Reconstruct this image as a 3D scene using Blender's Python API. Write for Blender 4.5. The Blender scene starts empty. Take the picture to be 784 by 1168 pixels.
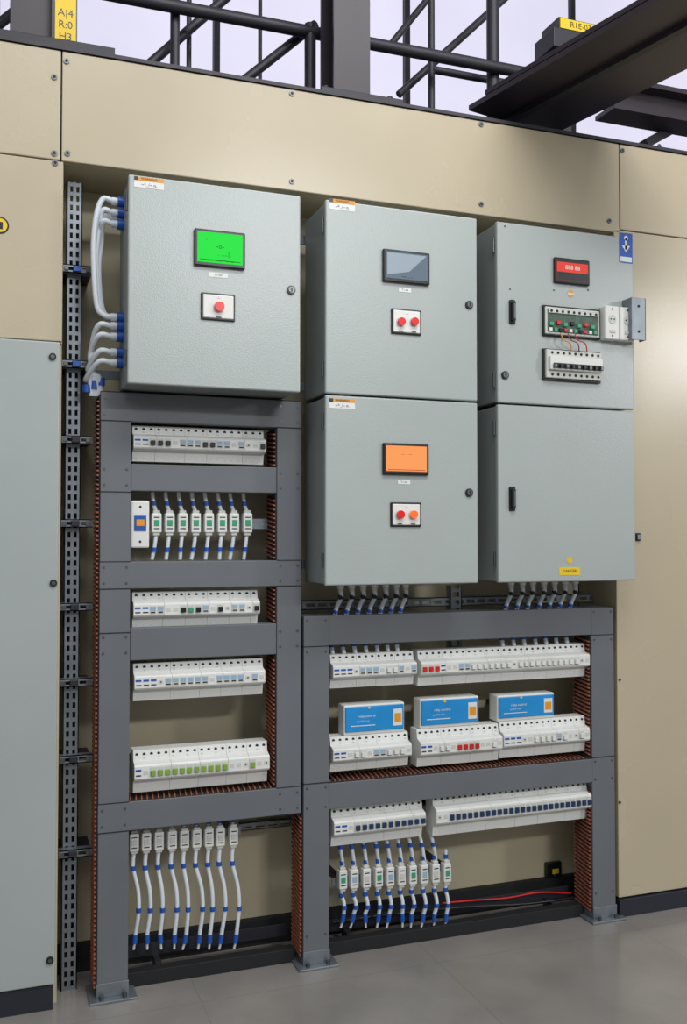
import bpy, bmesh, math, random
from mathutils import Vector, Matrix
random.seed(4)
S = bpy.context.scene
S.view_settings.view_transform = 'Standard'

# ---------------------------------------------------------------- camera
F = 1100.0
YAW, PIT = math.radians(20.1), math.radians(1.56)
CAM = Vector((0, -3.08, 1.42))
fw = Vector((math.sin(YAW)*math.cos(PIT), math.cos(YAW)*math.cos(PIT), math.sin(PIT)))
rt = Vector((math.cos(YAW), -math.sin(YAW), 0))
up = rt.cross(fw)
cd = bpy.data.cameras.new('camera'); co = bpy.data.objects.new('camera', cd)
S.collection.objects.link(co); S.camera = co
co.location = CAM; co.rotation_euler = (math.pi/2+PIT, 0, -YAW)
cd.sensor_width = 36; cd.lens = 36*F/1168; cd.clip_end = 200

# survey helpers: photo measurement -> real position on a vertical plane y / horizontal plane z
def P(u, v, y=0.0):
    d = fw*F + rt*(u-392) - up*(v-584)
    return CAM + d*((y-CAM.y)/d.y)
def G(u, v, z):
    d = fw*F + rt*(u-392) - up*(v-584)
    return CAM + d*((z-CAM.z)/d.z)
def R(uL, uR, vT, vB, y):
    uc, vc = (uL+uR)/2, (vT+vB)/2
    return P(uL, vc, y).x, P(uR, vc, y).x, P(uc, vB, y).z, P(uc, vT, y).z

# ---------------------------------------------------------------- materials
def lin(c):
    c /= 255.0
    return c/12.92 if c <= .04045 else ((c+.055)/1.055)**2.4
def col(r, g, b): return (lin(r), lin(g), lin(b), 1)
def mat(name, rgb, rough=.5, metal=0, var=0, vscale=3, bump=0, bscale=300, emit=0, spec=.5, rvar=0):
    m = bpy.data.materials.new(name); m.use_nodes = True
    nt = m.node_tree; b = nt.nodes['Principled BSDF']
    c = col(*rgb)
    b.inputs['Base Color'].default_value = c
    b.inputs['Roughness'].default_value = rough
    b.inputs['Metallic'].default_value = metal
    b.inputs['Specular IOR Level'].default_value = spec
    tc = nt.nodes.new('ShaderNodeTexCoord')
    if var:
        n = nt.nodes.new('ShaderNodeTexNoise'); n.inputs['Scale'].default_value = vscale
        n.inputs['Detail'].default_value = 5
        nt.links.new(tc.outputs['Object'], n.inputs['Vector'])
        r = nt.nodes.new('ShaderNodeValToRGB')
        r.color_ramp.elements[0].position = .3; r.color_ramp.elements[1].position = .7
        r.color_ramp.elements[0].color = tuple(x*(1-var) for x in c[:3])+(1,)
        r.color_ramp.elements[1].color = tuple(min(1, x*(1+var)) for x in c[:3])+(1,)
        nt.links.new(n.outputs['Fac'], r.inputs['Fac'])
        nt.links.new(r.outputs['Color'], b.inputs['Base Color'])
        if rvar:
            mr = nt.nodes.new('ShaderNodeMapRange')
            mr.inputs['To Min'].default_value = rough-rvar; mr.inputs['To Max'].default_value = rough+rvar
            nt.links.new(n.outputs['Fac'], mr.inputs['Value'])
            nt.links.new(mr.outputs['Result'], b.inputs['Roughness'])
    if bump:
        n2 = nt.nodes.new('ShaderNodeTexNoise'); n2.inputs['Scale'].default_value = bscale
        nt.links.new(tc.outputs['Object'], n2.inputs['Vector'])
        bp = nt.nodes.new('ShaderNodeBump'); bp.inputs['Strength'].default_value = bump
        bp.inputs['Distance'].default_value = .002
        nt.links.new(n2.outputs['Fac'], bp.inputs['Height'])
        nt.links.new(bp.outputs['Normal'], b.inputs['Normal'])
    if emit:
        b.inputs['Emission Color'].default_value = c
        b.inputs['Emission Strength'].default_value = emit
        if emit >= .6:
            b.inputs['Base Color'].default_value = (.02, .02, .02, 1); b.inputs['Specular IOR Level'].default_value = .05
    return m
BEIGE = mat('beige_paint', (188, 175, 149), .27, var=.05, vscale=1.6, bump=.05, bscale=90, rvar=.05)
BEIGE2 = mat('beige_recess_paint', (190, 180, 152), .5, var=.08, vscale=2.5)
PALE = mat('pale_grey_paint', (166, 173, 171), .34, var=.05, vscale=2, bump=.05, bscale=120)
DOOR = mat('enclosure_paint', (170, 177, 174), .30, var=.035, vscale=2.4, bump=.24, bscale=230)
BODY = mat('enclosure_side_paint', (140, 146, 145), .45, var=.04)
FRAME = mat('frame_grey_paint', (104, 107, 111), .5, var=.05, vscale=4, bump=.05)
DARK = mat('dark_gap', (24, 25, 27), .7)
BLACK = mat('black_plastic', (22, 23, 25), .35)
RIB = mat('duct_rib', (158, 94, 72), .5)
RIBB = mat('duct_base', (44, 36, 36), .7)
PLINTH = mat('plinth_paint', (34, 38, 48), .5, var=.1)
STEEL = mat('galvanised_steel', (132, 138, 144), .42, .6, var=.12, vscale=20)
STEELD = mat('dark_steel', (46, 45, 52), .5, .2, var=.15, vscale=6)
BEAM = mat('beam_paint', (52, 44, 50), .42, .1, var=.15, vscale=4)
SCREW = mat('screw', (105, 108, 108), .35, .8)
WHITE = mat('white_plastic', (226, 226, 221), .42, var=.03, vscale=9)
WHITE2 = mat('offwhite_plastic', (204, 204, 197), .45)
HOLE = mat('hole', (34, 34, 36), .7)
CABLE = mat('white_cable', (218, 224, 230), .4)
BLUE = mat('blue_plastic', (30, 84, 170), .4)
LBLUE = mat('box_blue', (38, 142, 208), .4, var=.08, vscale=14, spec=.3)
NAVY = mat('navy_toggle', (28, 52, 92), .4)
GREEN = mat('green_plastic', (60, 156, 112), .4)
LGREEN = mat('lime_plastic', (130, 166, 66), .4)
TOGB = mat('pale_blue_window', (150, 180, 204), .3)
RED = mat('red_plastic', (206, 34, 28), .35)
REDB = mat('red_button', (215, 20, 20), .3, emit=.2)
ORB = mat('orange_button', (245, 100, 34), .3, emit=.45)
ORANGE = mat('orange_print', (226, 150, 40), .5)
YELLOW = mat('yellow_print', (232, 196, 30), .5)
SIGNB = mat('sign_blue', (26, 84, 178), .45)
SCRG = mat('screen_green', (20, 234, 62), .4, emit=.95)
SCRG2 = mat('screen_green_text', (8, 110, 36), .4, emit=.6)
SCRO = mat('screen_orange', (253, 158, 88), .4, emit=.97)
SCRO2 = mat('screen_orange_text', (214, 80, 26), .4, emit=.8)
SCRR = mat('screen_red', (236, 74, 58), .4, emit=.9)
SCRX = mat('screen_off', (104, 118, 130), .12)
SCRX_REFL = mat('screen_off_reflection', (158, 170, 180), .12)
BOARD = mat('board_green', (70, 92, 78), .5, var=.3, vscale=60)
BROWN = mat('brown_wire', (130, 70, 40), .5)
WIN = mat('window_daylight', (220, 217, 238), .6, var=.10, vscale=.5)
b_ = WIN.node_tree.nodes['Principled BSDF']
b_.inputs['Emission Strength'].default_value = 1.05
for l in list(WIN.node_tree.links):
    if l.to_socket == b_.inputs['Base Color']:
        WIN.node_tree.links.new(l.from_socket, b_.inputs['Emission Color']); WIN.node_tree.links.remove(l); break
b_.inputs['Base Color'].default_value = (.03, .03, .03, 1)

# ---------------------------------------------------------------- builder
class B:
    def __init__(s, name):
        s.name, s.v, s.f, s.mi, s.m, s.sm = name, [], [], [], [], []
    def mid(s, m):
        if m not in s.m: s.m.append(m)
        return s.m.index(m)
    def raw(s, vs, fs, m, smooth=False):
        o = len(s.v); s.v += [tuple(v) for v in vs]; k = s.mid(m)
        for f in fs:
            s.f.append([i+o for i in f]); s.mi.append(k); s.sm.append(smooth)
    def box(s, x0, x1, y0, y1, z0, z1, m, bev=0, seg=2):
        if x0 > x1: x0, x1 = x1, x0
        if y0 > y1: y0, y1 = y1, y0
        if z0 > z1: z0, z1 = z1, z0
        vs = [(x, y, z) for x in (x0, x1) for y in (y0, y1) for z in (z0, z1)]
        fs = [(0,1,3,2),(4,6,7,5),(0,4,5,1),(2,3,7,6),(0,2,6,4),(1,5,7,3)]
        if not bev: s.raw(vs, fs, m); return
        bm = bmesh.new(); V = [bm.verts.new(v) for v in vs]
        for f in fs: bm.faces.new([V[i] for i in f])
        bmesh.ops.bevel(bm, geom=bm.edges[:], offset=bev, segments=seg, affect='EDGES', profile=.5)
        bm.verts.index_update()
        s.raw([v.co[:] for v in bm.verts], [[v.index for v in f.verts] for f in bm.faces], m)
        bm.free()
    def hexa(s, vs, m):
        s.raw(vs, [(0,1,2,3),(7,6,5,4),(0,4,5,1),(1,5,6,2),(2,6,7,3),(3,7,4,0)], m)
    def tube(s, pts, r, m, n=8, smooth_curve=True):
        pts = [Vector(p) for p in pts]
        if smooth_curve and len(pts) > 2:
            q = []
            E = [2*pts[0]-pts[1]]+pts+[2*pts[-1]-pts[-2]]
            for i in range(1, len(E)-2):
                a, b, c, d = E[i-1:i+3]
                for k in range(5):
                    t = k/5
                    q.append(.5*((2*b)+(c-a)*t+(2*a-5*b+4*c-d)*t*t+(3*b-a-3*c+d)*t**3))
            q.append(pts[-1]); pts = q
        vs, fs = [], []
        prev = None
        for i, p in enumerate(pts):
            t = (pts[min(i+1, len(pts)-1)]-pts[max(i-1, 0)]).normalized()
            if prev is None:
                a = t.orthogonal().normalized()
            else:
                a = (prev-t*prev.dot(t)).normalized()
            prev = a; bb = t.cross(a)
            for k in range(n):
                w = 2*math.pi*k/n
                vs.append(p+(a*math.cos(w)+bb*math.sin(w))*r)
        for i in range(len(pts)-1):
            for k in range(n):
                k2 = (k+1) % n
                fs.append((i*n+k, i*n+k2, (i+1)*n+k2, (i+1)*n+k))
        s.raw(vs, fs, m, True)
        s.raw(vs[:n], [tuple(range(n))[::-1]], m); s.raw(vs[-n:], [tuple(range(n))], m)
    def cyl(s, p0, p1, r, m, n=14):
        s.tube([p0, p1], r, m, n, False)
    def beam(s, p0, p1, w, h, m):
        p0, p1 = Vector(p0), Vector(p1); t = (p1-p0).normalized()
        sd = t.cross(Vector((0, 0, 1)))
        sd = Vector((1, 0, 0)) if sd.length < .01 else sd.normalized()
        uu = sd.cross(t)
        q = [(-1,-1),(1,-1),(1,1),(-1,1)]
        s.hexa([p0+sd*a*w/2+uu*b*h/2 for a, b in q]+[p1+sd*a*w/2+uu*b*h/2 for a, b in q], m)
    def text(s, txt, x, y, z, size, m, wide=1.0):
        c = bpy.data.curves.new('t', 'FONT'); c.body = txt; c.size = size; c.align_x = 'CENTER'; c.align_y = 'CENTER'
        c.resolution_u = 2
        o = bpy.data.objects.new('t', c); S.collection.objects.link(o)
        bpy.context.view_layer.update()
        me = o.to_mesh()
        s.raw([(x+v.co.x*wide, y, z+v.co.y) for v in me.vertices], [list(p.vertices) for p in me.polygons], m)
        o.to_mesh_clear(); bpy.data.objects.remove(o); bpy.data.curves.remove(c)
    def done(s):
        me = bpy.data.meshes.new(s.name); me.from_pydata(s.v, [], s.f)
        for m in s.m: me.materials.append(m)
        for p, k, sm in zip(me.polygons, s.mi, s.sm):
            p.material_index = k; p.use_smooth = sm
        me.validate(); me.update()
        bm = bmesh.new(); bm.from_mesh(me); bmesh.ops.recalc_face_normals(bm, faces=bm.faces); bm.to_mesh(me); bm.free()
        o = bpy.data.objects.new(s.name, me); S.collection.objects.link(o); return o
    def disc(s, x, y, z, r, m, t=.004, n=14):
        s.cyl((x, y, z), (x, y-t, z), r, m, n)

# ---------------------------------------------------------------- room shell
XL, XR = -2.2, 6.0
jl, jr = P(70, 600).x, P(703, 650).x
ztop = P(392, 111).z
zopen = (P(72, 187).z+P(700, 263).z)/2
RB = .25
fl = bpy.data.materials.new('floor_tiles'); fl.use_nodes = True
nt = fl.node_tree; b = nt.nodes['Principled BSDF']
tc = nt.nodes.new('ShaderNodeTexCoord'); mp = nt.nodes.new('ShaderNodeMapping')
mp.inputs['Location'].default_value = (.18, .12, 0)
br = nt.nodes.new('ShaderNodeTexBrick'); br.offset = 0
br.inputs['Scale'].default_value = 1; br.inputs['Brick Width'].default_value = .8; br.inputs['Row Height'].default_value = .8
br.inputs['Mortar Size'].default_value = .0018
br.inputs['Color1'].default_value = col(139, 134, 129); br.inputs['Color2'].default_value = col(137, 132, 127)
br.inputs['Mortar'].default_value = col(126, 121, 116)
ns = nt.nodes.new('ShaderNodeTexNoise'); ns.inputs['Scale'].default_value = 3.5; ns.inputs['Detail'].default_value = 9
mx = nt.nodes.new('ShaderNodeMix'); mx.data_type = 'RGBA'; mx.blend_type = 'OVERLAY'; mx.inputs['Factor'].default_value = .35
nt.links.new(tc.outputs['Object'], mp.inputs['Vector']); nt.links.new(mp.outputs['Vector'], br.inputs['Vector'])
nt.links.new(tc.outputs['Object'], ns.inputs['Vector'])
nt.links.new(br.outputs['Color'], mx.inputs['A']); nt.links.new(ns.outputs['Fac'], mx.inputs['B'])
nt.links.new(mx.outputs['Result'], b.inputs['Base Color']); b.inputs['Roughness'].default_value = .22
o = B('floor'); o.box(-5, 9, -9, 5, -.1, 0, fl); o.done()

TH = .03; g = .002
zs_l = P(35, 179).z; zs_l2 = P(35, 388).z; xs = P(70, 120).x; xs2 = P(707, 210).x
zs_r = P(745, 267).z; zpl = P(745, 1019).z
def panel(w, x0, x1, z0, z1, m=BEIGE, y=0):
    w.box(x0+g, x1-g, y, y+TH, z0+g, z1-g, m, .003)
def wscrews(w, L):
    for u, v in L:
        p = P(u, v); w.disc(p.x, 0, p.z, .009, SCREW); w.disc(p.x, -.004, p.z, .005, HOLE, .0006, 6)
w = B('wall_left')
panel(w, XL, xs, zs_l, ztop); panel(w, XL, jl, zs_l2, zs_l)
w.box(XL, jl-.002, TH+.002, .5, zs_l2, ztop-.005, DARK)
w.box(jl-.03, jl, .03, RB, zs_l2, zopen, BEIGE2)
wscrews(w, [(62,88),(63,186),(62,175)])
w.done()
w = B('wall_header')
panel(w, xs, xs2, zopen, ztop)
w.box(jl, jr, TH, .5, zopen+.03, ztop-.005, DARK)
w.box(jl, jr, 0.02, RB, zopen, zopen+.028, BEIGE2)
wscrews(w, [(76,70),(333,107),(333,207),(549,142),(549,233),(77,175),(695,252)])
w.done()
w = B('wall_right')
panel(w, xs2, XR, zs_r, ztop); panel(w, jr, XR, zpl, zs_r)
w.box(jr+.003, xs2, .004, .03, zopen-.02, zs_r, BEIGE)
w.box(jr+.004, XR, TH, .5, 0.06, ztop-.005, DARK)
w.box(jr+.002, jr+.03, .03, RB, 0.0, zopen, BEIGE2)
wscrews(w, [(710,172),(752,167)])
for u, v in [(713,285),(707,775),(707,915)]:
    p = P(u, v); w.disc(p.x, 0, p.z, .005, SCREW)
w.done()
w = B('wall_recess'); w.box(jl+.001, jr-.001, RB, RB+.03, .0, zopen, BEIGE2); w.done()
w = B('trim_1'); w.box(XL, XR, -.006, .5, ztop, ztop+.012, STEELD); w.done()
o = B('baseboard_right'); o.box(jr, XR, -.008, .02, 0, zpl-.003, PLINTH, .002); o.done()
o = B('baseboard_recess'); o.box(jl, jr, RB-.03, RB-.001, 0, .088, DARK); o.done()
o = B('service_cabinet')
zb = P(35, 1127, -.02).z; xr = P(65.5, 750, -.02).x
o.box(XL, xr, -.02, .03, zb, zs_l2-.004, PALE, .004)
o.box(XL, jl-.001, .031, .5, 0, zs_l2-.004, BEIGE2)
o.box(XL, xr-.005, -.012, .03, 0, zb-.004, PLINTH)
for u, v in [(60,407),(61,665),(57,1095)]:
    p = P(u, v, -.02); o.disc(p.x, -.02, p.z, .011, BLACK, .006); o.disc(p.x, -.026, p.z, .006, SCREW, .001)
o.done()
o = B('warning_sticker'); p = P(0, 257); o.disc(p.x, 0, p.z, .026, BLACK, .0015, 24); o.disc(p.x, -.0015, p.z, .021, YELLOW, .001, 24)
o.box(p.x-.008, p.x+.008, -.003, -.0026, p.z-.012, p.z+.01, BLACK); o.done()
o = B('wall_latch'); x0, x1, z0, z1 = R(725, 730, 608, 617, 0)
o.box(x0, x1, -.006, 0, z0, z1, BLACK, .001); o.box(x0+.003, x1-.001, -.012, -.006, z0+.006, z1-.006, STEEL); o.done()

# ---------------------------------------------------------------- enclosures
EF = -.16
def enclosure(x0, x1, z0, z1, sticker=None, lock=None, handle=None):
    e = B('electrical_enclosure')
    e.box(x0+.004, x1-.004, EF+.024, .07, z0+.004, z1-.004, BODY, .004)
    e.box(x0+.012, x1-.012, EF+.018, EF+.026, z0+.012, z1-.012, DARK)
    e.box(x0, x1, EF, EF+.020, z0, z1, DOOR, .005, 3)
    for zz in (z0+.08, z1-.08):
        e.cyl((x0-.002, EF+.022, zz-.025), (x0-.002, EF+.022, zz+.025), .005, SCREW, 8)
    for xx in (x0+.06, x1-.06):   # rear mounting brackets to the rails
        for zz in (z0+.05, z1-.05):
            e.box(xx-.02, xx+.02, .07, .085, zz-.015, zz+.015, STEEL)
    if sticker:
        u0, u1, v0, v1 = sticker; a, b_, c, d = R(u0, u1, v0, v1, EF)
        e.box(a, b_, EF-.0008, EF, c, d, WHITE); e.box(a, b_, EF-.0014, EF-.0008, d-(d-c)*.35, d, ORANGE)
        e.box(a, a+.012, EF-.0016, EF-.0014, d-(d-c)*.35, d, BLACK)
        e.text('WARNING', (a+b_)/2, EF-.002, d-(d-c)*.17, .010, BLACK)
        e.text('~^_/~ n.', (a+b_)/2, EF-.002, c+(d-c)*.3, .014, NAVY)
    if lock:
        p = P(lock[0], lock[1], EF); e.disc(p.x, EF, p.z, .014, BLACK, .006, 18); e.disc(p.x, EF-.006, p.z, .010, SCREW, .003, 18)
        e.box(p.x-.002, p.x+.002, EF-.0105, EF-.009, p.z-.006, p.z+.006, BLACK)
    if handle:
        p = P(handle[0], handle[1], EF)
        e.box(p.x-.012, p.x+.012, EF-.006, EF, p.z-.042, p.z+.042, BLACK, .004)
        e.box(p.x-.007, p.x+.007, EF-.020, EF-.006, p.z-.034, p.z+.034, BLACK, .004)
        e.box(p.x-.003, p.x+.004, EF-.022, EF-.020, p.z-.026, p.z+.026, SCREW)
    return e
def screen(u0, u1, v0, v1, sm, kind):
    a, b_, c, d = R(u0, u1, v0, v1, EF)
    s = B('display_panel')
    s.box(a, b_, EF-.012, EF, c, d, BLACK, .004)
    k = .009
    s.box(a+k, b_-k, EF-.0132, EF-.012, c+k*1.3, d-k*1.0, sm)
    W, H = b_-a-2*k, d-c-2.3*k; X, Z = a+k, c+k*1.3
    if kind == 'g':
        for t, x, z in [('-o-', .5, .55), ('. ....|.', .6, .32), ('__ __.._ _', .5, .16), ('.', .2, .8)]:
            s.text(t, X+W*x, EF-.0138, Z+H*z, .022, SCRG2)
        s.box(X+W*.05, X+W*.95, EF-.0138, EF-.0132, Z+H*.08, Z+H*.1, SCRG2)
    if kind == 'o':
        s.text('-- - --', X+W*.5, EF-.0138, Z+H*.68, .018, SCRO2)
        s.box(X+W*.04, X+W*.96, EF-.0138, EF-.0132, Z+H*.04, Z+H*.07, SCRO2)
    if kind == 'x':
        s.raw([(X+.004, EF-.0137, Z+H*.96), (X+W*.97, EF-.0137, Z+H*.96), (X+W*.55, EF-.0137, Z+H*.3), (X+.004, EF-.0137, Z+H*.12)], [(0,1,2,3)], SCRX_REFL)  # paler wedge: reflection on the unlit display, painted as flat colour
        s.text('~~ .. -', X+W*.5, EF-.0142, Z+H*.10, .016, BLACK)
    if kind == 'r':
        s.box(X, X+W, EF-.0137, EF-.0132, Z, Z+H*.40, BLACK)
        s.box(X, X+W, EF-.0137, EF-.0132, Z+H*.9, Z+H, BLACK)
        s.text('888 88', X+W*.5, EF-.0138, Z+H*.64, .022, WHITE)
    s.done()
def buttons(u0, u1, v0, v1, pts, m, r=.015):
    a, b_, c, d = R(u0, u1, v0, v1, EF)
    s = B('push_button_plate')
    s.box(a, b_, EF-.006, EF, c, d, BLACK, .003)
    s.box(a+.006, b_-.006, EF-.010, EF-.005, c+.006, d-.006, WHITE, .003)
    for i, (u, v) in enumerate(pts):
        p = P(u, v, EF)
        s.disc(p.x, EF-.010, p.z, r+.0025, WHITE2, .003, 20); s.disc(p.x, EF-.013, p.z, r, m[i], .010, 20)
        s.box(p.x-.008, p.x+.008, EF-.011, EF-.0100, c+.008, c+.011, HOLE)
    s.text('.:.', (a+b_)/2, EF-.0104, d-.014, .014, HOLE)
    s.done()
def tag(u, v, e, w_=.03):
    p = P(u, v, EF); e.box(p.x-w_, p.x+w_, EF-.0012, EF, p.z-.007, p.z+.007, WHITE)
    e.text('T1-04', p.x, EF-.0016, p.z, .010, NAVY)
Z0, Z1, Z2 = 1.268, 1.884, 2.516
a1, b1 = P(146, 330, EF).x, P(343, 330, EF).x
a2, b2 = P(371.5, 450, EF).x, P(545, 450, EF).x
a3, b3 = P(568, 450, EF).x, P(724, 450, EF).x
e = enclosure(a1, b1, Z1, Z2, (153,187,203,215), (332,331)); tag(249, 314, e); e.done()
screen(221,279,264,306,SCRG,'g'); buttons(229,268,335,366,[(249,351)],[REDB])
e = enclosure(a2, b2, Z1+.003, Z2, (376,405,228,240), (535,348)); tag(462,331,e,.022); e.done()
screen(436,489,287,324,SCRX,'x'); buttons(446,480,353,382,[(456,368),(471,368)],[REDB,REDB],.013)
e = enclosure(a2, b2, Z0, Z1-.003, (376,405,455,466), (535,562)); tag(461,550,e,.022); e.done()
screen(436,488,506,542,SCRO,'o'); buttons(445,480,573,601,[(455,587),(470,587)],[REDB,ORB],.013)
e = enclosure(a3, b3, Z1+.003, Z2, None, (576,428), (584,356))
p = P(651,335,EF); e.disc(p.x, EF, p.z, .013, ORANGE, .0012, 20); e.box(p.x-.014, p.x+.014, EF-.002, EF-.0012, p.z-.005, p.z+.003, WHITE2)
for u, v in [(632,331),(671,331),(576,258),(582,330)]:
    p = P(u,v,EF); e.disc(p.x, EF, p.z, .003, HOLE, .001)
e.done()
screen(631,671,296,325,SCRR,'r')
e = enclosure(a3, b3, Z0, Z1-.003, None, None, (584,569))
a, b_, c, d = R(638,662,647,656,EF); e.box(a,b_,EF-.001,EF,c,d,YELLOW); e.text('DANGER', (a+b_)/2, EF-.0015, (c+d)/2, .014, BLACK)
p = P(650,639,EF); e.disc(p.x, EF, p.z, .011, YELLOW, .0012, 20); e.text('!', p.x, EF-.0018, p.z, .018, BLACK)
e.done()
# blue mandatory sign
a, b_, c, d = R(706.5,721.5,266,300,EF)
s = B('safety_sign'); s.box(a,b_,EF-.0012,EF,c,d,SIGNB)
X, Z = (a+b_)/2, (c+d)/2
s.box(a+.004,b_-.004,EF-.0018,EF-.0012,c+.004,c+.022,WHITE)
s.box(X-.004,X+.004,EF-.0018,EF-.0012,Z-.006,Z+.036,WHITE)
s.raw([(X-.018,EF-.0018,Z+.008),(X+.018,EF-.0018,Z+.008),(X,EF-.0018,Z-.016)],[(0,1,2)],WHITE)
s.disc(X,EF-.0012,Z+.036,.009,WHITE,.0006,16)
s.done()
# control terminal board
a, b_, c, d = R(618,683,351,386,EF)
s = B('control_terminal_board')
s.box(a,b_,EF-.010,EF,c,d,BLACK,.004); s.box(a+.006,b_-.006,EF-.016,EF-.008,c+.007,d-.007,WHITE2,.003)
s.box(a+.014,b_-.014,EF-.018,EF-.014,c+.014,d-.014,BOARD,.001)
W, H = b_-a-.016, d-c-.016
s.box(a+.016,b_-.016,EF-.024,EF-.014,d-.030,d-.016,WHITE2,.001)
for i in range(9):
    s.disc(a+.026+i*(W-.03)/8.3, EF-.024, d-.023, .005, HOLE, .001)
for i in range(7):
    m = [GREEN,RED,GREEN,BLACK,GREEN,RED,GREEN][i]
    x = a+.026+i*W/7.8; s.box(x-.008,x+.008,EF-.028,EF-.014,c+.034+(i%2)*.006,c+.048+(i%2)*.006,m,.002)
for i in range(10):
    x = a+.024+i*W/10.8; s.box(x-.006,x+.006,EF-.024,EF-.014,c+.016,c+.028,[WHITE,GREEN,HOLE,RED][i%4],.001)
s.done()
# circuit breaker block on the door
a4, b4, c4, d4 = R(618,684,400,436,EF)
s = B('circuit_breaker_block')
s.box(a4,b4,EF-.010,EF,c4,d4,BLACK,.003); s.box(a4+.007,b4-.005,EF-.022,EF-.008,c4+.008,d4-.005,WHITE2,.003)
s.box(a4+.014,b4-.01,EF-.036,EF-.02,c4+.035,d4-.030,WHITE,.002)
s.box(a4+.026,b4-.016,EF-.038,EF-.034,c4+.040,c4+.058,HOLE)
for i in range(9):
    x = a4+.030+i*(b4-a4-.050)/8
    s.box(x-.006,x+.006,EF-.048,EF-.034,c4+.040,c4+.054,BLACK if i%2 else SCREW,.002)
    s.disc(x,EF-.022,d4-.016,.005,HOLE,.001); s.disc(x,EF-.022,c4+.020,.005,HOLE,.001)
s.done()
s = B('jumper_wires')
for k, m in enumerate([ORANGE, BROWN, RED]):
    p0 = P(640+k*8, 380, EF-.03); p1 = P(652+k*9, 402, EF-.03)
    s.tube([p0, p0+Vector((.004,-.01,-.025)), (p0+p1)/2+Vector((.01,-.012,-.005)), p1], .002, m, 6)
s.done()
# outlets beside
a, b_, c, d = R(684,718,352,390,EF)
s = B('power_socket_pair')
for i in range(2):
    x0 = a+i*(b_-a)/2; x1 = x0+(b_-a)/2-.003
    s.box(x0,x1,EF-.035,EF,c,d,WHITE,.005)
    xc, zc = (x0+x1)/2, (c+d)/2
    s.disc(xc,EF-.035,zc+.012,.016,WHITE2,.002,18)
    s.disc(xc-.007,EF-.037,zc+.012,.003,BLACK,.0005); s.disc(xc+.007,EF-.037,zc+.012,.003,BLACK,.0005)
    s.disc(xc,EF-.035,d-.012,.004,SCREW,.001); s.disc(xc,EF-.035,c+.014,.004,RED,.001)
    s.box(xc-.012,xc+.012,EF-.038,EF-.035,c+.024,c+.034,WHITE2)
s.done()
a, b_, c, d = R(720,736,340,388,EF-.05)
s = B('metal_bracket')
s.box(a,a+.005,EF-.055,EF+.0,c,d,STEEL,.001)
s.box(a,b_,EF-.012,EF-.004,c+.02,d-.02,STEEL,.001)
s.box(a+.004,b_,EF-.055,EF-.050,c,d,STEEL,.001)
s.box(b_-.004,b_,EF-.055,EF-.02,c,d,STEEL,.001)
for zz in (.2,.8): s.disc((a+b_)/2,EF-.055,c+(d-c)*zz,.005,HOLE,.001)
s.done()

# ---------------------------------------------------------------- frames
FD = .11
def ribs_left(o, x, y0, y1, z0, z1):   # slotted duct on left-facing side
    o.box(x-.004, x, y0, y1, z0, z1, RIBB)
    z = z0+.004
    while z < z1-.012:
        o.hexa([(x-.010,y0,z),(x-.010,y1,z+.012),(x-.010,y1,z+.0165),(x-.010,y0,z+.0045),
                (x-.003,y0,z),(x-.003,y1,z+.012),(x-.003,y1,z+.0165),(x-.003,y0,z+.0045)], RIB)
        z += .0145
def ribs_top(o, x0, x1, y0, y1, z):
    o.box(x0, x1, y0, y1, z, z+.004, RIBB)
    x = x0+.003
    while x < x1-.02:
        o.hexa([(x,y0,z+.003),(x+.014,y1,z+.003),(x+.018,y1,z+.003),(x+.004,y0,z+.003),
                (x,y0,z+.008),(x+.014,y1,z+.008),(x+.018,y1,z+.008),(x+.004,y0,z+.008)], RIB)
        x += .0175
def seam(o, x0, x1, z): o.box(x0-.0005, x1+.0005, -.0014, .03, z-.0014, z+.0014, DARK)
def foot(o, x0, x1):
    xc = (x0+x1)/2
    o.box(x0-.025, x1+.025, -.035, .10, 0, .008, STEEL, .002)
    o.box(x0-.002, x1+.002, -.005, 0, .008, .05, STEEL, .001)
    for dx in (-.035, .035):
        o.cyl((xc+dx, -.02, .006), (xc+dx, -.02, .022), .007, SCREW, 6)
L = B('wiring_frame')
lx0, lx1 = P(113, 780).x, P(148, 780).x
lx2, lx3 = P(316, 690).x, P(343.5, 690).x
zt = P(230, 452).z
L.box(lx0, lx1, 0, FD, .008, zt, FRAME, .002)
zb5 = P(230, 908).z, P(230, 939).z
L.box(lx2, lx3, 0, FD, zb5[1], zt, FRAME, .002)
for vt, vb, full in [(452,484,1),(531,561,0),(640,670,1),(714,750,0),(907,939,1)]:
    z1, z0 = P(230, vt).z, P(230, vb).z
    L.box(lx1+.001 if not full else lx0-.0008, lx2-.001 if not full else lx3+.0008, -.001 if full else .002, FD-.004, z0, z1, FRAME, .002)
    if full:
        seam(L, lx0, lx1, z0); seam(L, lx0, lx1, z1); seam(L, lx2, lx3, z0); seam(L, lx2, lx3, z1)
    for x in (lx1-.012, lx2+.012, lx0+.012, lx3-.012):
        L.disc(x, -.001, (z0+z1)/2+.025, .0035, SCREW, .002); L.disc(x, -.001, (z0+z1)/2-.025, .0035, SCREW, .002)
seam(L, lx0, lx1, P(130,561).z); seam(L, lx0, lx1, P(130,722).z)
ribs_left(L, lx0, .008, FD, .03, zt-.01)
for vt, vb in [(486,530),(563,639),(671,713),(751,905)]:
    ribs_left(L, lx2, .008, FD, P(230,vb).z, P(230,vt).z)
ribs_top(L, lx1, lx2, .004, FD, zb5[0])
foot(L, lx0, lx1)
L.done()
Rr = B('wiring_frame')
rx0, rx1 = P(346.5, 890).x, P(375.5, 890).x
rx2, rx3 = P(676, 870).x, P(701.5, 870).x
z1, z0 = P(524, 698).z, P(524, 730).z
Rr.box(rx0, rx1, 0, FD, .008, z1, FRAME, .002)
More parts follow.
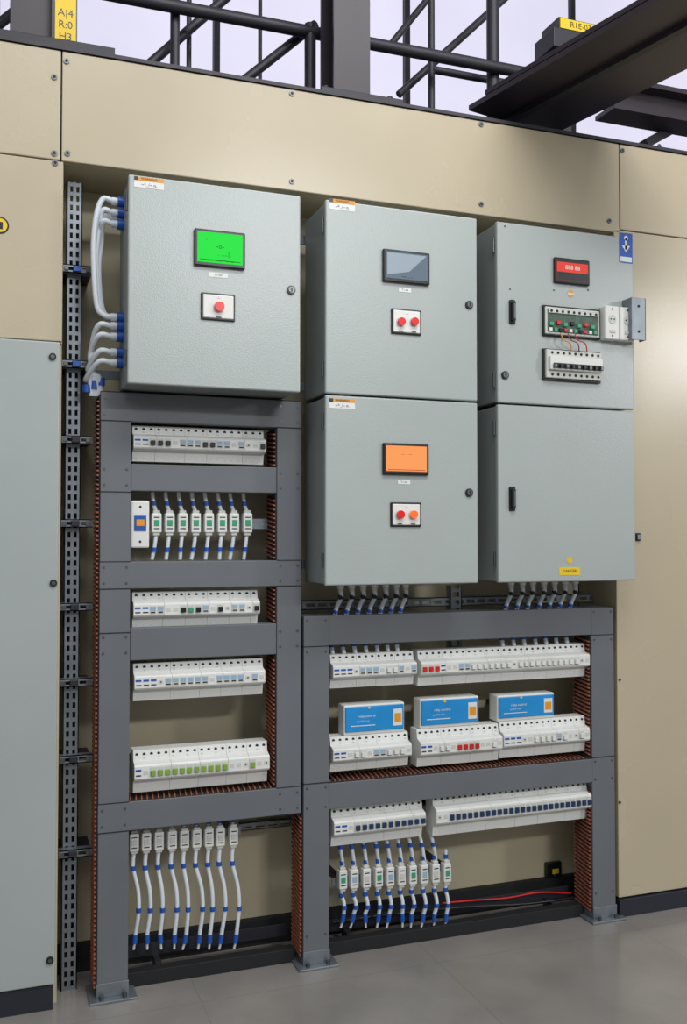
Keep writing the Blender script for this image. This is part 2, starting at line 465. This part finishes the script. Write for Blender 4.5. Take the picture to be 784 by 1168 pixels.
Rr.box(rx2, rx3, 0, FD, .008, z1, FRAME, .002)
Rr.box(rx1, rx2, -.001, FD-.004, z0, z1, FRAME, .002)
seam(Rr, rx0, rx1, z0-.002); seam(Rr, rx2, rx3, z0-.002)
zm1, zm0 = P(524, 880).z, P(524, 908).z
Rr.box(rx1, rx2, -.001, FD-.004, zm0, zm1, FRAME, .002)
seam(Rr, rx0, rx1, zm1+.005); seam(Rr, rx2, rx3, zm1+.005)
for x in (rx0+.012, rx1-.012, rx2+.012, rx3-.012):
    for zz in (z1-.015, z0-.02, zm1-.01, zm0+.01, .1): Rr.disc(x, 0, zz, .0035, SCREW, .002)
ribs_left(Rr, rx2, .008, FD, zm1+.01, z0-.01); ribs_left(Rr, rx2, .008, FD, .03, zm0-.02)
ribs_left(Rr, rx0, .008, FD, .03, zb5[1]-.005)
ribs_top(Rr, rx1, rx2-.005, .004, FD, zm1)
foot(Rr, rx0, rx1); foot(Rr, rx2, rx3)
Rr.done()

# ---------------------------------------------------------------- slotted struts
def slotted_v(o, x0, x1, y, z0, z1, m, cols=2):
    w_ = x1-x0; t = .003
    for k in range(cols+1):
        xx = x0+k*(w_-.010)/cols; o.box(xx, xx+.010, y, y+t, z0, z1, m)
    z = z0
    while z < z1:
        o.box(x0, x1, y+.0003, y+t, z, min(z+.012, z1), m); z += .030
    o.box(x0, x0+t, y, y+.035, z0, z1, m); o.box(x1-t, x1, y, y+.035, z0, z1, m)
def slotted_h(o, x0, x1, y, z0, z1, m):
    t = .003; h = z1-z0
    o.box(x0, x1, y, y+t, z0, z0+h*.3, m); o.box(x0, x1, y, y+t, z1-h*.3, z1, m)
    x = x0
    while x < x1: o.box(x, min(x+.014, x1), y+.0003, y+t, z0, z1, m); x += .045
    o.box(x0, x1, y, y+.03, z1-t, z1, m); o.box(x0, x1, y, y+.03, z0, z0+t, m)
o = B('slotted_cable_ladder')
sx0, sx1 = P(73, 650, .1).x, P(91, 650, .1).x
slotted_v(o, sx0, sx1, .10, .0, P(82, 207, .1).z, STEEL)
o.box(sx0, sx1, .137, .14, 0, zopen-.1, STEELD)
for v in (308,416,502,597,692,778,865,972):
    z = P(88, v, .08).z; xa, xb = jl+.004, P(105, v, .08).x
    slotted_h(o, xa, xb, .068, z-.013, z+.013, STEEL)
    o.box(xa, xb, .098, RB-.001, z-.006, z-.003, STEELD)
    o.box(xa+.03, xa+.055, .060, .069, z-.009, z+.009, BLUE if v in (308,416) else STEELD, .002)
    o.box(xb-.02, xb-.006, .062, .069, z-.007, z+.007, SCREW)
    o.box(xa+.004, xa+.016, .062, .069, z-.006, z+.006, SCREW)
o.done()
o = B('mounting_rail')
x0, x1, z0, z1 = R(345,702,681,691,.15); slotted_h(o, x0, min(x1, jr), .15, z0, z1, STEEL)
x0, x1, z0, z1 = R(514,527,668,740,.14); slotted_v(o, x0, x1, .14, z0, z1, STEEL, 1)
o.box(sx1+.04, jr-.001, .086, .096, 1.93, 1.96, STEEL); o.box(sx1+.04, jr-.001, .086, .096, 2.44, 2.47, STEEL)
o.box(a2, jr-.001, .086, .096, 1.33-.015, 1.33+.015, STEEL)
x0, x1, z0, z1 = R(273,336,936,945,.2); slotted_h(o, x0, x1, .2, z0, z1, STEEL)
o.done()

# ---------------------------------------------------------------- DIN modules
def din_strip(uL, uR, vT, vB, togg, n=None, front=.0, name='circuit_breaker_row'):
    x0, x1, z0, z1 = R(uL, uR, vT, vB, front+.03)
    h = z1-z0; yb = .09; W = x1-x0
    s = B(name)
    prof = [(yb,0),(front+.036,0),(front+.030,.28*h),(front+.004,.34*h),(front,.38*h),(front,.66*h),(front+.004,.70*h),(front+.030,.76*h),(front+.036,h),(yb,h)]
    N = len(prof)
    n = n or max(4, int(round(W/.0235)))
    mw = W/n
    i = 0
    while i < n:
        step = random.choice([3, 4, 5]); j = min(n, i+step)
        xa, xb = x0+i*mw+.0004, x0+j*mw-.0004
        vs = [(xa, y, z0+z) for y, z in prof]+[(xb, y, z0+z) for y, z in prof]
        fs = [(q, (q+1) % N, N+(q+1) % N, N+q) for q in range(N)]+[tuple(range(N))[::-1], tuple(range(N, 2*N))]
        s.raw(vs, fs, WHITE)
        i = j
    for i in range(n):
        xc = x0+(i+.5)*mw
        s.disc(xc, front+.035, z0+h*.90, .0052, HOLE, .002, 8)
        s.disc(xc, front+.036, z0+h*.13, .0052, HOLE, .002, 8)
        if i % 2: s.box(xc-.003, xc+.003, front+.030, front+.034, z0+h*.80, z0+h*.83, WHITE2)
        t = togg[min(i*len(togg)//n, len(togg)-1)]
        zc = z0+h*.52
        if t == '.':
            s.box(xc-mw*.3, xc+mw*.3, front-.001, front, zc-h*.05, zc+h*.05, WHITE2)
            if i % 3 == 0: s.disc(xc, front-.001, zc, .0025, HOLE, .001, 8)
        elif t == 'L':
            s.box(xc-mw*.35, xc+mw*.4, front-.001, front, zc+h*.03, zc+h*.08, BLUE)
            s.box(xc-mw*.3, xc+mw*.4, front-.001, front, zc-h*.08, zc-h*.05, HOLE)
        else:
            m = {'k':BLACK,'g':GREEN,'l':LGREEN,'n':NAVY,'r':RED,'b':TOGB,'w':WHITE,'B':BLUE}[t]
            s.box(xc-mw*.42, xc+mw*.42, front-.0012, front, zc-h*.11, zc+h*.11, WHITE2)
            if t == 'b':
                s.box(xc-mw*.36, xc+mw*.36, front-.002, front-.001, zc-h*.02, zc+h*.085, m)
                s.box(xc-mw*.30, xc+mw*.30, front-.002, front-.001, zc-h*.085, zc-h*.05, HOLE)
            else:
                s.box(xc-mw*.30, xc+mw*.30, front-.009, front-.001, zc-h*.085, zc+h*.045, m, .001, 1)
                if t == 'w': s.box(xc-mw*.25, xc+mw*.25, front-.002, front-.001, zc-h*.105, zc-h*.09, HOLE)
    # DIN rail behind with stand-offs to the recess panel
    s.box(x0-.010, x1+.010, yb, yb+.006, z0+h*.35, z0+h*.65, STEEL)
    s.box(x0+.02, x0+.04, yb+.006, RB-.001, z0+h*.4, z0+h*.6, STEELD); s.box(x1-.04, x1-.02, yb+.006, RB-.001, z0+h*.4, z0+h*.6, STEELD)
    s.done(); return x0, x1, z0, z1
din_strip(151,301,488,528,'LLkkk.bbbbkkbb.b..k.')
din_strip(151,294,674,715,'LLbb..kkgkb.kk.bb.k.')
din_strip(152,300,754,796,'LLL.bbbbbbb.bbbb.b..')
din_strip(152,305,851,898,'L.lllllllllll...l...')
din_strip(377,472,745,783,'LL.bb.wb.b')
din_strip(477,668,738,777,'rrL.bbwwwww.wwwwwwww..')
rB = [din_strip(377,466,838,877,'L.ww.bwww.'), din_strip(476,569,829,871,'L.w.rrr.w.'), din_strip(570.5,668,820,861,'LL.wwwbw.w.')]
din_strip(378,482,917,960,'L.nnnnnnnnnn')
din_strip(494,670,899,944,'.nnnnnnnnnnnnnnnnnn')

# blue relay modules
for (ua, ub, va, vb), (q0, q1, q2, q3) in zip([(393,462,803,838),(480,547,796,831),(568,633,792,825)], rB):
    x0, x1, z0, z1 = R(ua, ub, va, vb, .03); z0 = q3+.0005
    s = B('relay_module')
    s.box(x0, x1, .034, .095, z0, z1, WHITE, .004)
    s.box(x0+.004, x1-.004, .028, .036, z0+.012, z1-.006, LBLUE, .003)
    W, H = x1-x0, z1-z0
    s.text('relay control', x0+W*.36, .0275, z0+H*.62, .0125, WHITE)
    s.text('type 24-B  series', x0+W*.30, .0275, z0+H*.46, .007, WHITE)
    s.box(x0+W*.1, x0+W*.5, .0274, .028, z0+H*.30, z0+H*.325, WHITE)
    s.box(x0+W*.80, x0+W*.95, .026, .028, z0+H*.24, z0+H*.8, WHITE, .001)
    s.box(x0+W*.82, x0+W*.93, .0252, .026, z0+H*.36, z0+H*.66, ORANGE); s.disc(x0+W*.4, .028, z0+H*.90, .0045, YELLOW, .002)
    s.box(x0+W*.3, x0+W*.7, .095, .245, z0+H*.3, z0+H*.5, STEELD)
    s.done()

# ---------------------------------------------------------------- plug connectors with cables
def conn(o, x, y, zt, zb, w_, win, idx=0):
    h = zt-zb
    o.box(x-w_/2, x+w_/2, y, y+.03, zb+h*.12, zt-h*.12, WHITE, .003)
    o.box(x-w_*.36, x+w_*.36, y+.004, y+.026, zb, zt, WHITE2, .003)
    o.box(x-w_*.28, x+w_*.28, y-.002, y, zb+h*.38, zb+h*.62, win, .001)
    o.box(x-w_*.3, x+w_*.3, y-.001, y, zb+h*.70, zb+h*.74, HOLE); o.box(x-w_*.3, x+w_*.3, y-.001, y, zb+h*.26, zb+h*.3, HOLE)
def tie(o, p, d, r, m=BLUE):
    d = d.normalized(); o.cyl(p-d*.007, p+d*.007, r, m, 10)
o = B('plug_connector_row')
yy = .045
us = [179,194,209,224,239,254,268,283]
for i, u in enumerate(us):
    x = P(u, 597, yy).x; zt_, zb_ = P(u, 582, yy).z, P(u, 611, yy).z
    conn(o, x, yy, zt_, zb_, .031, GREEN)
    zA, zB = P(u,562,yy+.02).z, P(u,638,yy+.02).z
    o.tube([(x-.012, yy+.02, zA), (x-.008, yy+.015, zt_+.02), (x, yy+.015, zt_-.005)], .0065, CABLE)
    o.tube([(x, yy+.015, zb_+.005), (x-.004, yy+.015, zb_-.03), (x-.012+.003*(i%3), yy+.02, zB)], .0065, CABLE)
    tie(o, Vector((x-.008, yy+.015, zt_+.022)), Vector((0,0,1)), .0085); tie(o, Vector((x-.006, yy+.016, zb_-.045)), Vector((0,0,1)), .0085)
z = P(230,597,yy).z; o.box(lx1+.001, lx2-.012, yy+.03, yy+.036, z-.017, z+.017, STEEL)
o.done()
o = B('control_switch_box')
x0, x1, z0, z1 = R(149.5,170.5,571,625,.02); x0 = max(x0, lx1+.001)
o.box(x0, x1, .02, .074, z0, z1, WHITE, .005)
o.box(x0+.010, x1-.010, .017, .021, z0+(z1-z0)*.36, z0+(z1-z0)*.70, BLUE, .001)
o.box(x0+.016, x1-.016, .0155, .018, z0+(z1-z0)*.46, z0+(z1-z0)*.60, ORANGE, .001)
o.disc((x0+x1)/2, .02, z1-.02, .004, HOLE, .001); o.disc((x0+x1)/2, .02, z0+.02, .004, HOLE, .001)
o.done()
def lower_row(us, vt, vb, vend, name, win, yy=.05, wdt=.034, bowk=1.0):
    o = B(name)
    for i, u in enumerate(us):
        x = P(u, vt, yy).x; zt_, zb_ = P(u, vt-1.0*i*.9, yy).z, P(u, vb-1.0*i*.9, yy).z
        conn(o, x, yy, zt_, zb_, wdt, win[i % len(win)])
        ze = P(u, vend, yy).z
        bow = (.012+.010*random.random())*bowk
        e1, e2 = random.uniform(-.006, .004), random.uniform(-.012, .004)
        pts = [(x, yy+.015, zb_+.004), (x-.002, yy+.015, zb_-(zb_-ze)*.18), (x+bow*.8, yy+.012, zb_+(ze-zb_)*.45), (x+bow, yy+.01, zb_+(ze-zb_)*.7), (x+e1+bow*.6, yy+.015, ze)]
        o.tube(pts, .0068, CABLE)
        for k in (1, 3):
            tie(o, Vector(pts[k]), Vector((0, 0, 1)), .0088)
        q = pts[-1]
        o.tube([q, (q[0]+e2*.5, yy+.015, ze-.028)], .0085, BLUE)
        o.tube([(q[0]+e2*.5, yy+.015, ze-.028), (q[0]+e2, yy+.018, ze-.048)], .004, CABLE)
        o.tube([(x, yy+.015, zt_-.004), (x, yy+.016, zt_+.035)], .006, CABLE)
        tie(o, Vector((x, yy+.015, zt_+.012)), Vector((0, 0, 1)), .008)
    xa, xb = P(us[0], vt, yy).x-.03, P(us[-1], vt, yy).x+.03
    zc = P(us[len(us)//2], (vt+vb)/2-len(us)*.45, yy).z
    o.box(xa, xb, yy+.03, yy+.036, zc-.012, zc+.012, STEEL)
    o.box(xa+.02, xa+.04, yy+.036, RB-.001, zc-.01, zc+.01, STEELD); o.box(xb-.04, xb-.02, yy+.036, RB-.001, zc-.01, zc+.01, STEELD)
    return o
o = lower_row([153.5,167.5,182,197,211,225,239,252,267], 948, 975, 1068, 'cable_connector_row', [WHITE2], wdt=.029); o.done()
o = lower_row([392,405,419,433,446,459,472,485,498,511], 990, 1018, 1044, 'cable_connector_row', [GREEN, TOGB, WHITE2], wdt=.029, bowk=.35)
for i, u in enumerate([392,405,419,433,446,459,472,485,498]):
    x = P(u, 965, .06).x; z1 = P(u, 950, .06).z; z0 = P(u, 988-i*.9, .06).z
    o.tube([(x-.02, .07, z1), (x-.012, .06, (z0*.4+z1*.6)), (x, .065, z0)], .0065, CABLE)
    tie(o, Vector((x-.012, .06, z0*.4+z1*.6)), Vector((0,0,1)), .0085)
o.done()
o = B('floor_cable_tray')
x0 = lx1
o.box(x0, rx0-.015, .05, .09, .0, .045, DARK, .002); o.box(rx1, rx2-.012, .05, .09, 0, .045, DARK, .002)
o.box(x0, rx0-.015, .15, .155, .05, .09, STEELD); o.box(rx1, rx2-.012, .15, .155, .04, .08, STEELD)
o.box(x0+.1, x0+.12, .09, .155, 0, .05, STEELD); o.box(rx1+.1, rx1+.12, .09, .155, 0, .05, STEELD); o.box(rx2-.12, rx2-.1, .09, .155, 0, .05, STEELD)
o.done()
o = B('red_cable')
pp = [P(u, v, .12) for u, v in [(505,1030),(540,1027),(580,1024),(615,1018),(652,1019)]]
o.tube(pp, .003, RED); o.done()
o = B('black_cable')
pp = [P(u, v, .11) for u, v in [(380,1052),(450,1042),(540,1034),(600,1031),(655,1024)]]
o.tube(pp, .006, BLACK); o.done()
o = B('cable_bundle')
for us, v1 in [([392,405,418,431,444,456,467], 750), ([588,601,613,626,638,650,662], 742)]:
    for i, u in enumerate(us):
        x = P(u, 672, .0).x; ze = P(u, v1, .05).z
        o.cyl((x, .03, Z0+.002), (x, .03, Z0-.03), .010, WHITE2, 10)
        o.cyl((x, .03, Z0-.010), (x, .03, Z0-.018), .013, WHITE, 8)
        sl = -.022
        o.tube([(x, .03, Z0-.025), (x+.004, .035, Z0-.05), (x+sl*.6, .045, Z0-.10), (x+sl, .06, Z0-.2), (x+sl+.006, .06, ze)], .0078, CABLE)
        tie(o, Vector((x+.003, .035, Z0-.05)), Vector((-.1,0,1)), .009, HOLE)
        tie(o, Vector((x+sl*.6, .045, Z0-.10)), Vector((-.3,0,1)), .009)
        tie(o, Vector((x+sl, .06, Z0-.215)), Vector((0,0,1)), .009)
o.done()
# side cables of the first enclosure
o = B('enclosure_cable_loop')
ys = -.02
def side_entry(v):
    z = P(133, v, ys).z
    o.cyl((a1+.004, ys, z), (a1-.016, ys, z), .016, BLUE, 12); o.cyl((a1-.016, ys, z), (a1-.034, ys, z), .012, CABLE, 12)
    return Vector((a1-.03, ys, z))
tops = [side_entry(v) for v in (230,243,256)]
bots = [side_entry(v) for v in (362,)]
mids = [side_entry(v) for v in (372,384,402,414)]
for i, t in enumerate(tops):
    xx = a1-.068-.010*(2-i)
    zz = P(108, 330+i*8, ys).z
    e_ = [(xx+.01, ys+.02*i, P(108,345,ys).z), (xx+.03, ys+.02*i, P(108,358,ys).z), tuple(bots[0]+Vector((0,.015*i,0)))]
    o.tube([t, t+Vector((-.03,0,.004)), (xx+.008, ys+.02*i, t.z-.05), (xx, ys+.02*i, zz+.12)]+e_, .0088, CABLE)
for i, t in enumerate(mids):
    xx = a1-.085-.006*i
    o.tube([t, t+Vector((-.04,0,.0)), (xx, .02+.008*i, t.z-.05), (xx-.004+.014*i, .035, P(108,430,.05).z), (xx+.016*i, .045, P(108,452,.05).z)], .0085, CABLE)
for i in range(3):
    z = P(108,445,.06).z+.012*i; o.cyl((a1-.10+.022*i, .040, z-.012), (a1-.10+.022*i, .040, z+.012), .012, BLUE)
o.done()
# wall socket in recess
x0, x1, z0, z1 = R(621,638,982,1000,RB)
o = B('wall_socket'); o.box(x0,x1,RB-.02,RB-.0005,z0,z1,BLACK,.003); o.box(x0+.024,x1-.016,RB-.024,RB-.02,z0+.018,z1-.024,YELLOW,.001)
o.disc((x0+x1)/2, RB-.02, z0+.012, .005, SCREW, .002); o.tube([((x0+x1)/2, RB-.01, z0), ((x0+x1)/2+.01, RB-.02, z0-.06), ((x0+x1)/2+.03, RB-.04, .09)], .004, BLACK); o.done()

# ---------------------------------------------------------------- overhead structure
zt = ztop+.012
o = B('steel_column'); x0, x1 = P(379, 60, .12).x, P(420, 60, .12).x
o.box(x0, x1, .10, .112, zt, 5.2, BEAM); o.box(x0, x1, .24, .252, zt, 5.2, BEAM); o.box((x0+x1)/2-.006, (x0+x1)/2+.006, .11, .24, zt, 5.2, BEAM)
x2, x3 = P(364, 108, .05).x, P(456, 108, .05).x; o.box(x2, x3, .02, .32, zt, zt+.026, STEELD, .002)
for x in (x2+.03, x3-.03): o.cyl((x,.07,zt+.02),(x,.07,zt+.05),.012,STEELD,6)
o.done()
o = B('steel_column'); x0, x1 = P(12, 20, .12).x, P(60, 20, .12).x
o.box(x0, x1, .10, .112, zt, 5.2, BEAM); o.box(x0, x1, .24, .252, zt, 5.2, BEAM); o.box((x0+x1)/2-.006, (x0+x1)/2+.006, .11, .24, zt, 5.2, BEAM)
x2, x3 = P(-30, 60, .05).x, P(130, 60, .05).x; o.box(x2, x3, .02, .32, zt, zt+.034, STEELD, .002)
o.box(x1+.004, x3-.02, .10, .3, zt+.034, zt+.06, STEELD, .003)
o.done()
o = B('hazard_tag'); x0, x1, z0, z1 = R(63,87,-6,51,.05); z0 = zt+.035
o.box(x0-.01, x1+.004, .062, .09, z0, z1+.3, BLACK); o.box(x0,x1,.058,.062,z0+.002,z1,YELLOW)
for k, t in enumerate(['A|4', 'R:0', 'H3']): o.text(t, (x0+x1)/2, .0575, z1-.055-k*.038, .034, BLACK)
o.done()
rl = B('guard_railing')
def T(pts, y, r=.018, m=STEELD):
    rl.tube([P(u, v, y) for u, v in pts], r, m, 10, False)
def Tv(u, vt, y, r=.016):
    p = P(u, vt, y); rl.cyl((p.x, y, zt), (p.x, y, p.z), r, STEELD, 10)
zr = (P(354,30,.30).z)
xe = P(640,74,.30).x
rl.cyl((-1.5, .34, zr), (xe, .34, zr), .024, STEELD, 12)
rl.cyl((xe-.5, .50, zr+.03), (xe+.1, .50, zr+.03), .016, STEELD, 12)
Tv(354, 28, .34, .022); Tv(200, -40, .38, .018); Tv(297, -40, .9, .009)
Tv(492, -40, .45, .014); Tv(562, -60, .38, .026); Tv(216, -40, .5, .010)
T([(165,78),(262,-6)], .45); T([(268,100),(360,28)], .4, .018)
T([(445,52),(492,-6)], .6, .014)
T([(455,108),(585,-10)], .6, .016); T([(-10,35),(45,-10)], .4, .018)
rl.done()
# large I-beam crossing overhead
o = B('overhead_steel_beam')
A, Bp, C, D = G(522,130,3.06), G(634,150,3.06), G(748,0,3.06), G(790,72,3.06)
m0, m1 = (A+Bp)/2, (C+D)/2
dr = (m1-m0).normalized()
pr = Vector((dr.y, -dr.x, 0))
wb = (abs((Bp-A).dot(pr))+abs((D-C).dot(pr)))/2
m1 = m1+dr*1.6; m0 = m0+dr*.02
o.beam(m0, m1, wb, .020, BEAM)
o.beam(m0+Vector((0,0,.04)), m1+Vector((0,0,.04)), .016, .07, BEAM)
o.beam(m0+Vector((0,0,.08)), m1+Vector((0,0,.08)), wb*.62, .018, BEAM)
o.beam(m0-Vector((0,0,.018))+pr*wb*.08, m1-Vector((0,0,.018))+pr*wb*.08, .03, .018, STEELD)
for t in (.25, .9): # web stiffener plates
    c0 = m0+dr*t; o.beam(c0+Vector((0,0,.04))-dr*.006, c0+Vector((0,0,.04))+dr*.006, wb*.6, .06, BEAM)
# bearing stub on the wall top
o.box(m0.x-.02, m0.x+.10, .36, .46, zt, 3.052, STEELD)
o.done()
o = B('overhead_crossbeam')
yc = .42
q0, q1 = P(690,128,yc), P(860,128,yc)
for zz, ww, hh in ((0,.14,.02),(.06,.012,.10),(.12,.14,.02)):
    o.beam((q0.x, yc, q0.z+zz), (q1.x+1, yc, q0.z+zz), ww, hh, BEAM)
o.box(q1.x+.2, q1.x+.3, yc-.05, yc+.05, zt, q0.z, BEAM)
q2, q3 = P(735,165,.5), P(800,130,.5); o.beam(q2, q3, .05, .04, BEAM)
o.done()
o = B('hazard_tag'); x0, x1, z0, z1 = R(632,690,36,58,.25)
o.box(x0,x1,.25,.40,z0,z1,STEELD,.004); o.box(x0+.03,x1+.0,.26,.39,z1,z1+.05,BLACK); o.box(x0+.035,x1-.004,.255,.26,z1+.004,z1+.045,YELLOW)
o.text('R1E-03', (x0+x1)/2+.01, .2545, z1+.024, .035, BLACK)
o.box((x0+x1)/2-.03,(x0+x1)/2+.03,.36,.40,zt,z0,STEELD)
o.done()

# window wall far behind
yw = 4.6
o = B('wall_back'); o.box(-6, 12, yw+.05, yw+.15, 0, 9, mat('back_wall',(150,146,160),.8)); o.done()
xx = -3.4; k = 1
while xx < 11:
    o = B('window_%d' % k); x1 = xx+1.7
    o.box(xx+.03, x1-.03, yw+.01, yw+.02, 3.0, 8.2, WIN)
    for a_, c_ in ((xx, xx+.025), (x1-.025, x1)): o.box(a_, c_, yw-.03, yw+.04, 2.9, 8.3, STEELD)
    for zz in (2.95, 8.2): o.box(xx, x1, yw-.02, yw+.04, zz-.025, zz+.025, STEELD)
    o.done(); xx = x1; k += 1

# ---------------------------------------------------------------- lights
wd = bpy.data.worlds.new('world'); S.world = wd; wd.use_nodes = True
wd.node_tree.nodes['Background'].inputs['Color'].default_value = (.90, .95, 1, 1)
wd.node_tree.nodes['Background'].inputs['Strength'].default_value = .34
def area(name, loc, tgt, sx, sy, e, c=(1, 1, 1)):
    l = bpy.data.lights.new(name, 'AREA'); l.shape = 'RECTANGLE'; l.size = sx; l.size_y = sy; l.energy = e; l.color = c
    ob = bpy.data.objects.new(name, l); S.collection.objects.link(ob); ob.location = loc
    ob.rotation_euler = (Vector(tgt)-Vector(loc)).to_track_quat('-Z', 'Y').to_euler(); return ob
area('ceiling_light', (1.6, -2.6, 5.0), (1.3, -.4, 0), 3.2, .9, 112, (.98, .99, 1))
area('ceiling_light', (-1.5, -4.2, 5.0), (.8, 0, 1), 3.0, .9, 40, (.98, .99, 1))
area('ceiling_light', (6.5, -4.7, 3.3), (2.5, 0, 2.0), .6, .5, 75, (.98, .99, 1))
area('ceiling_light', (3.0, -8.0, 4.9), (1.3, 0, 1.8), 1.6, .4, 160, (.98, .99, 1))
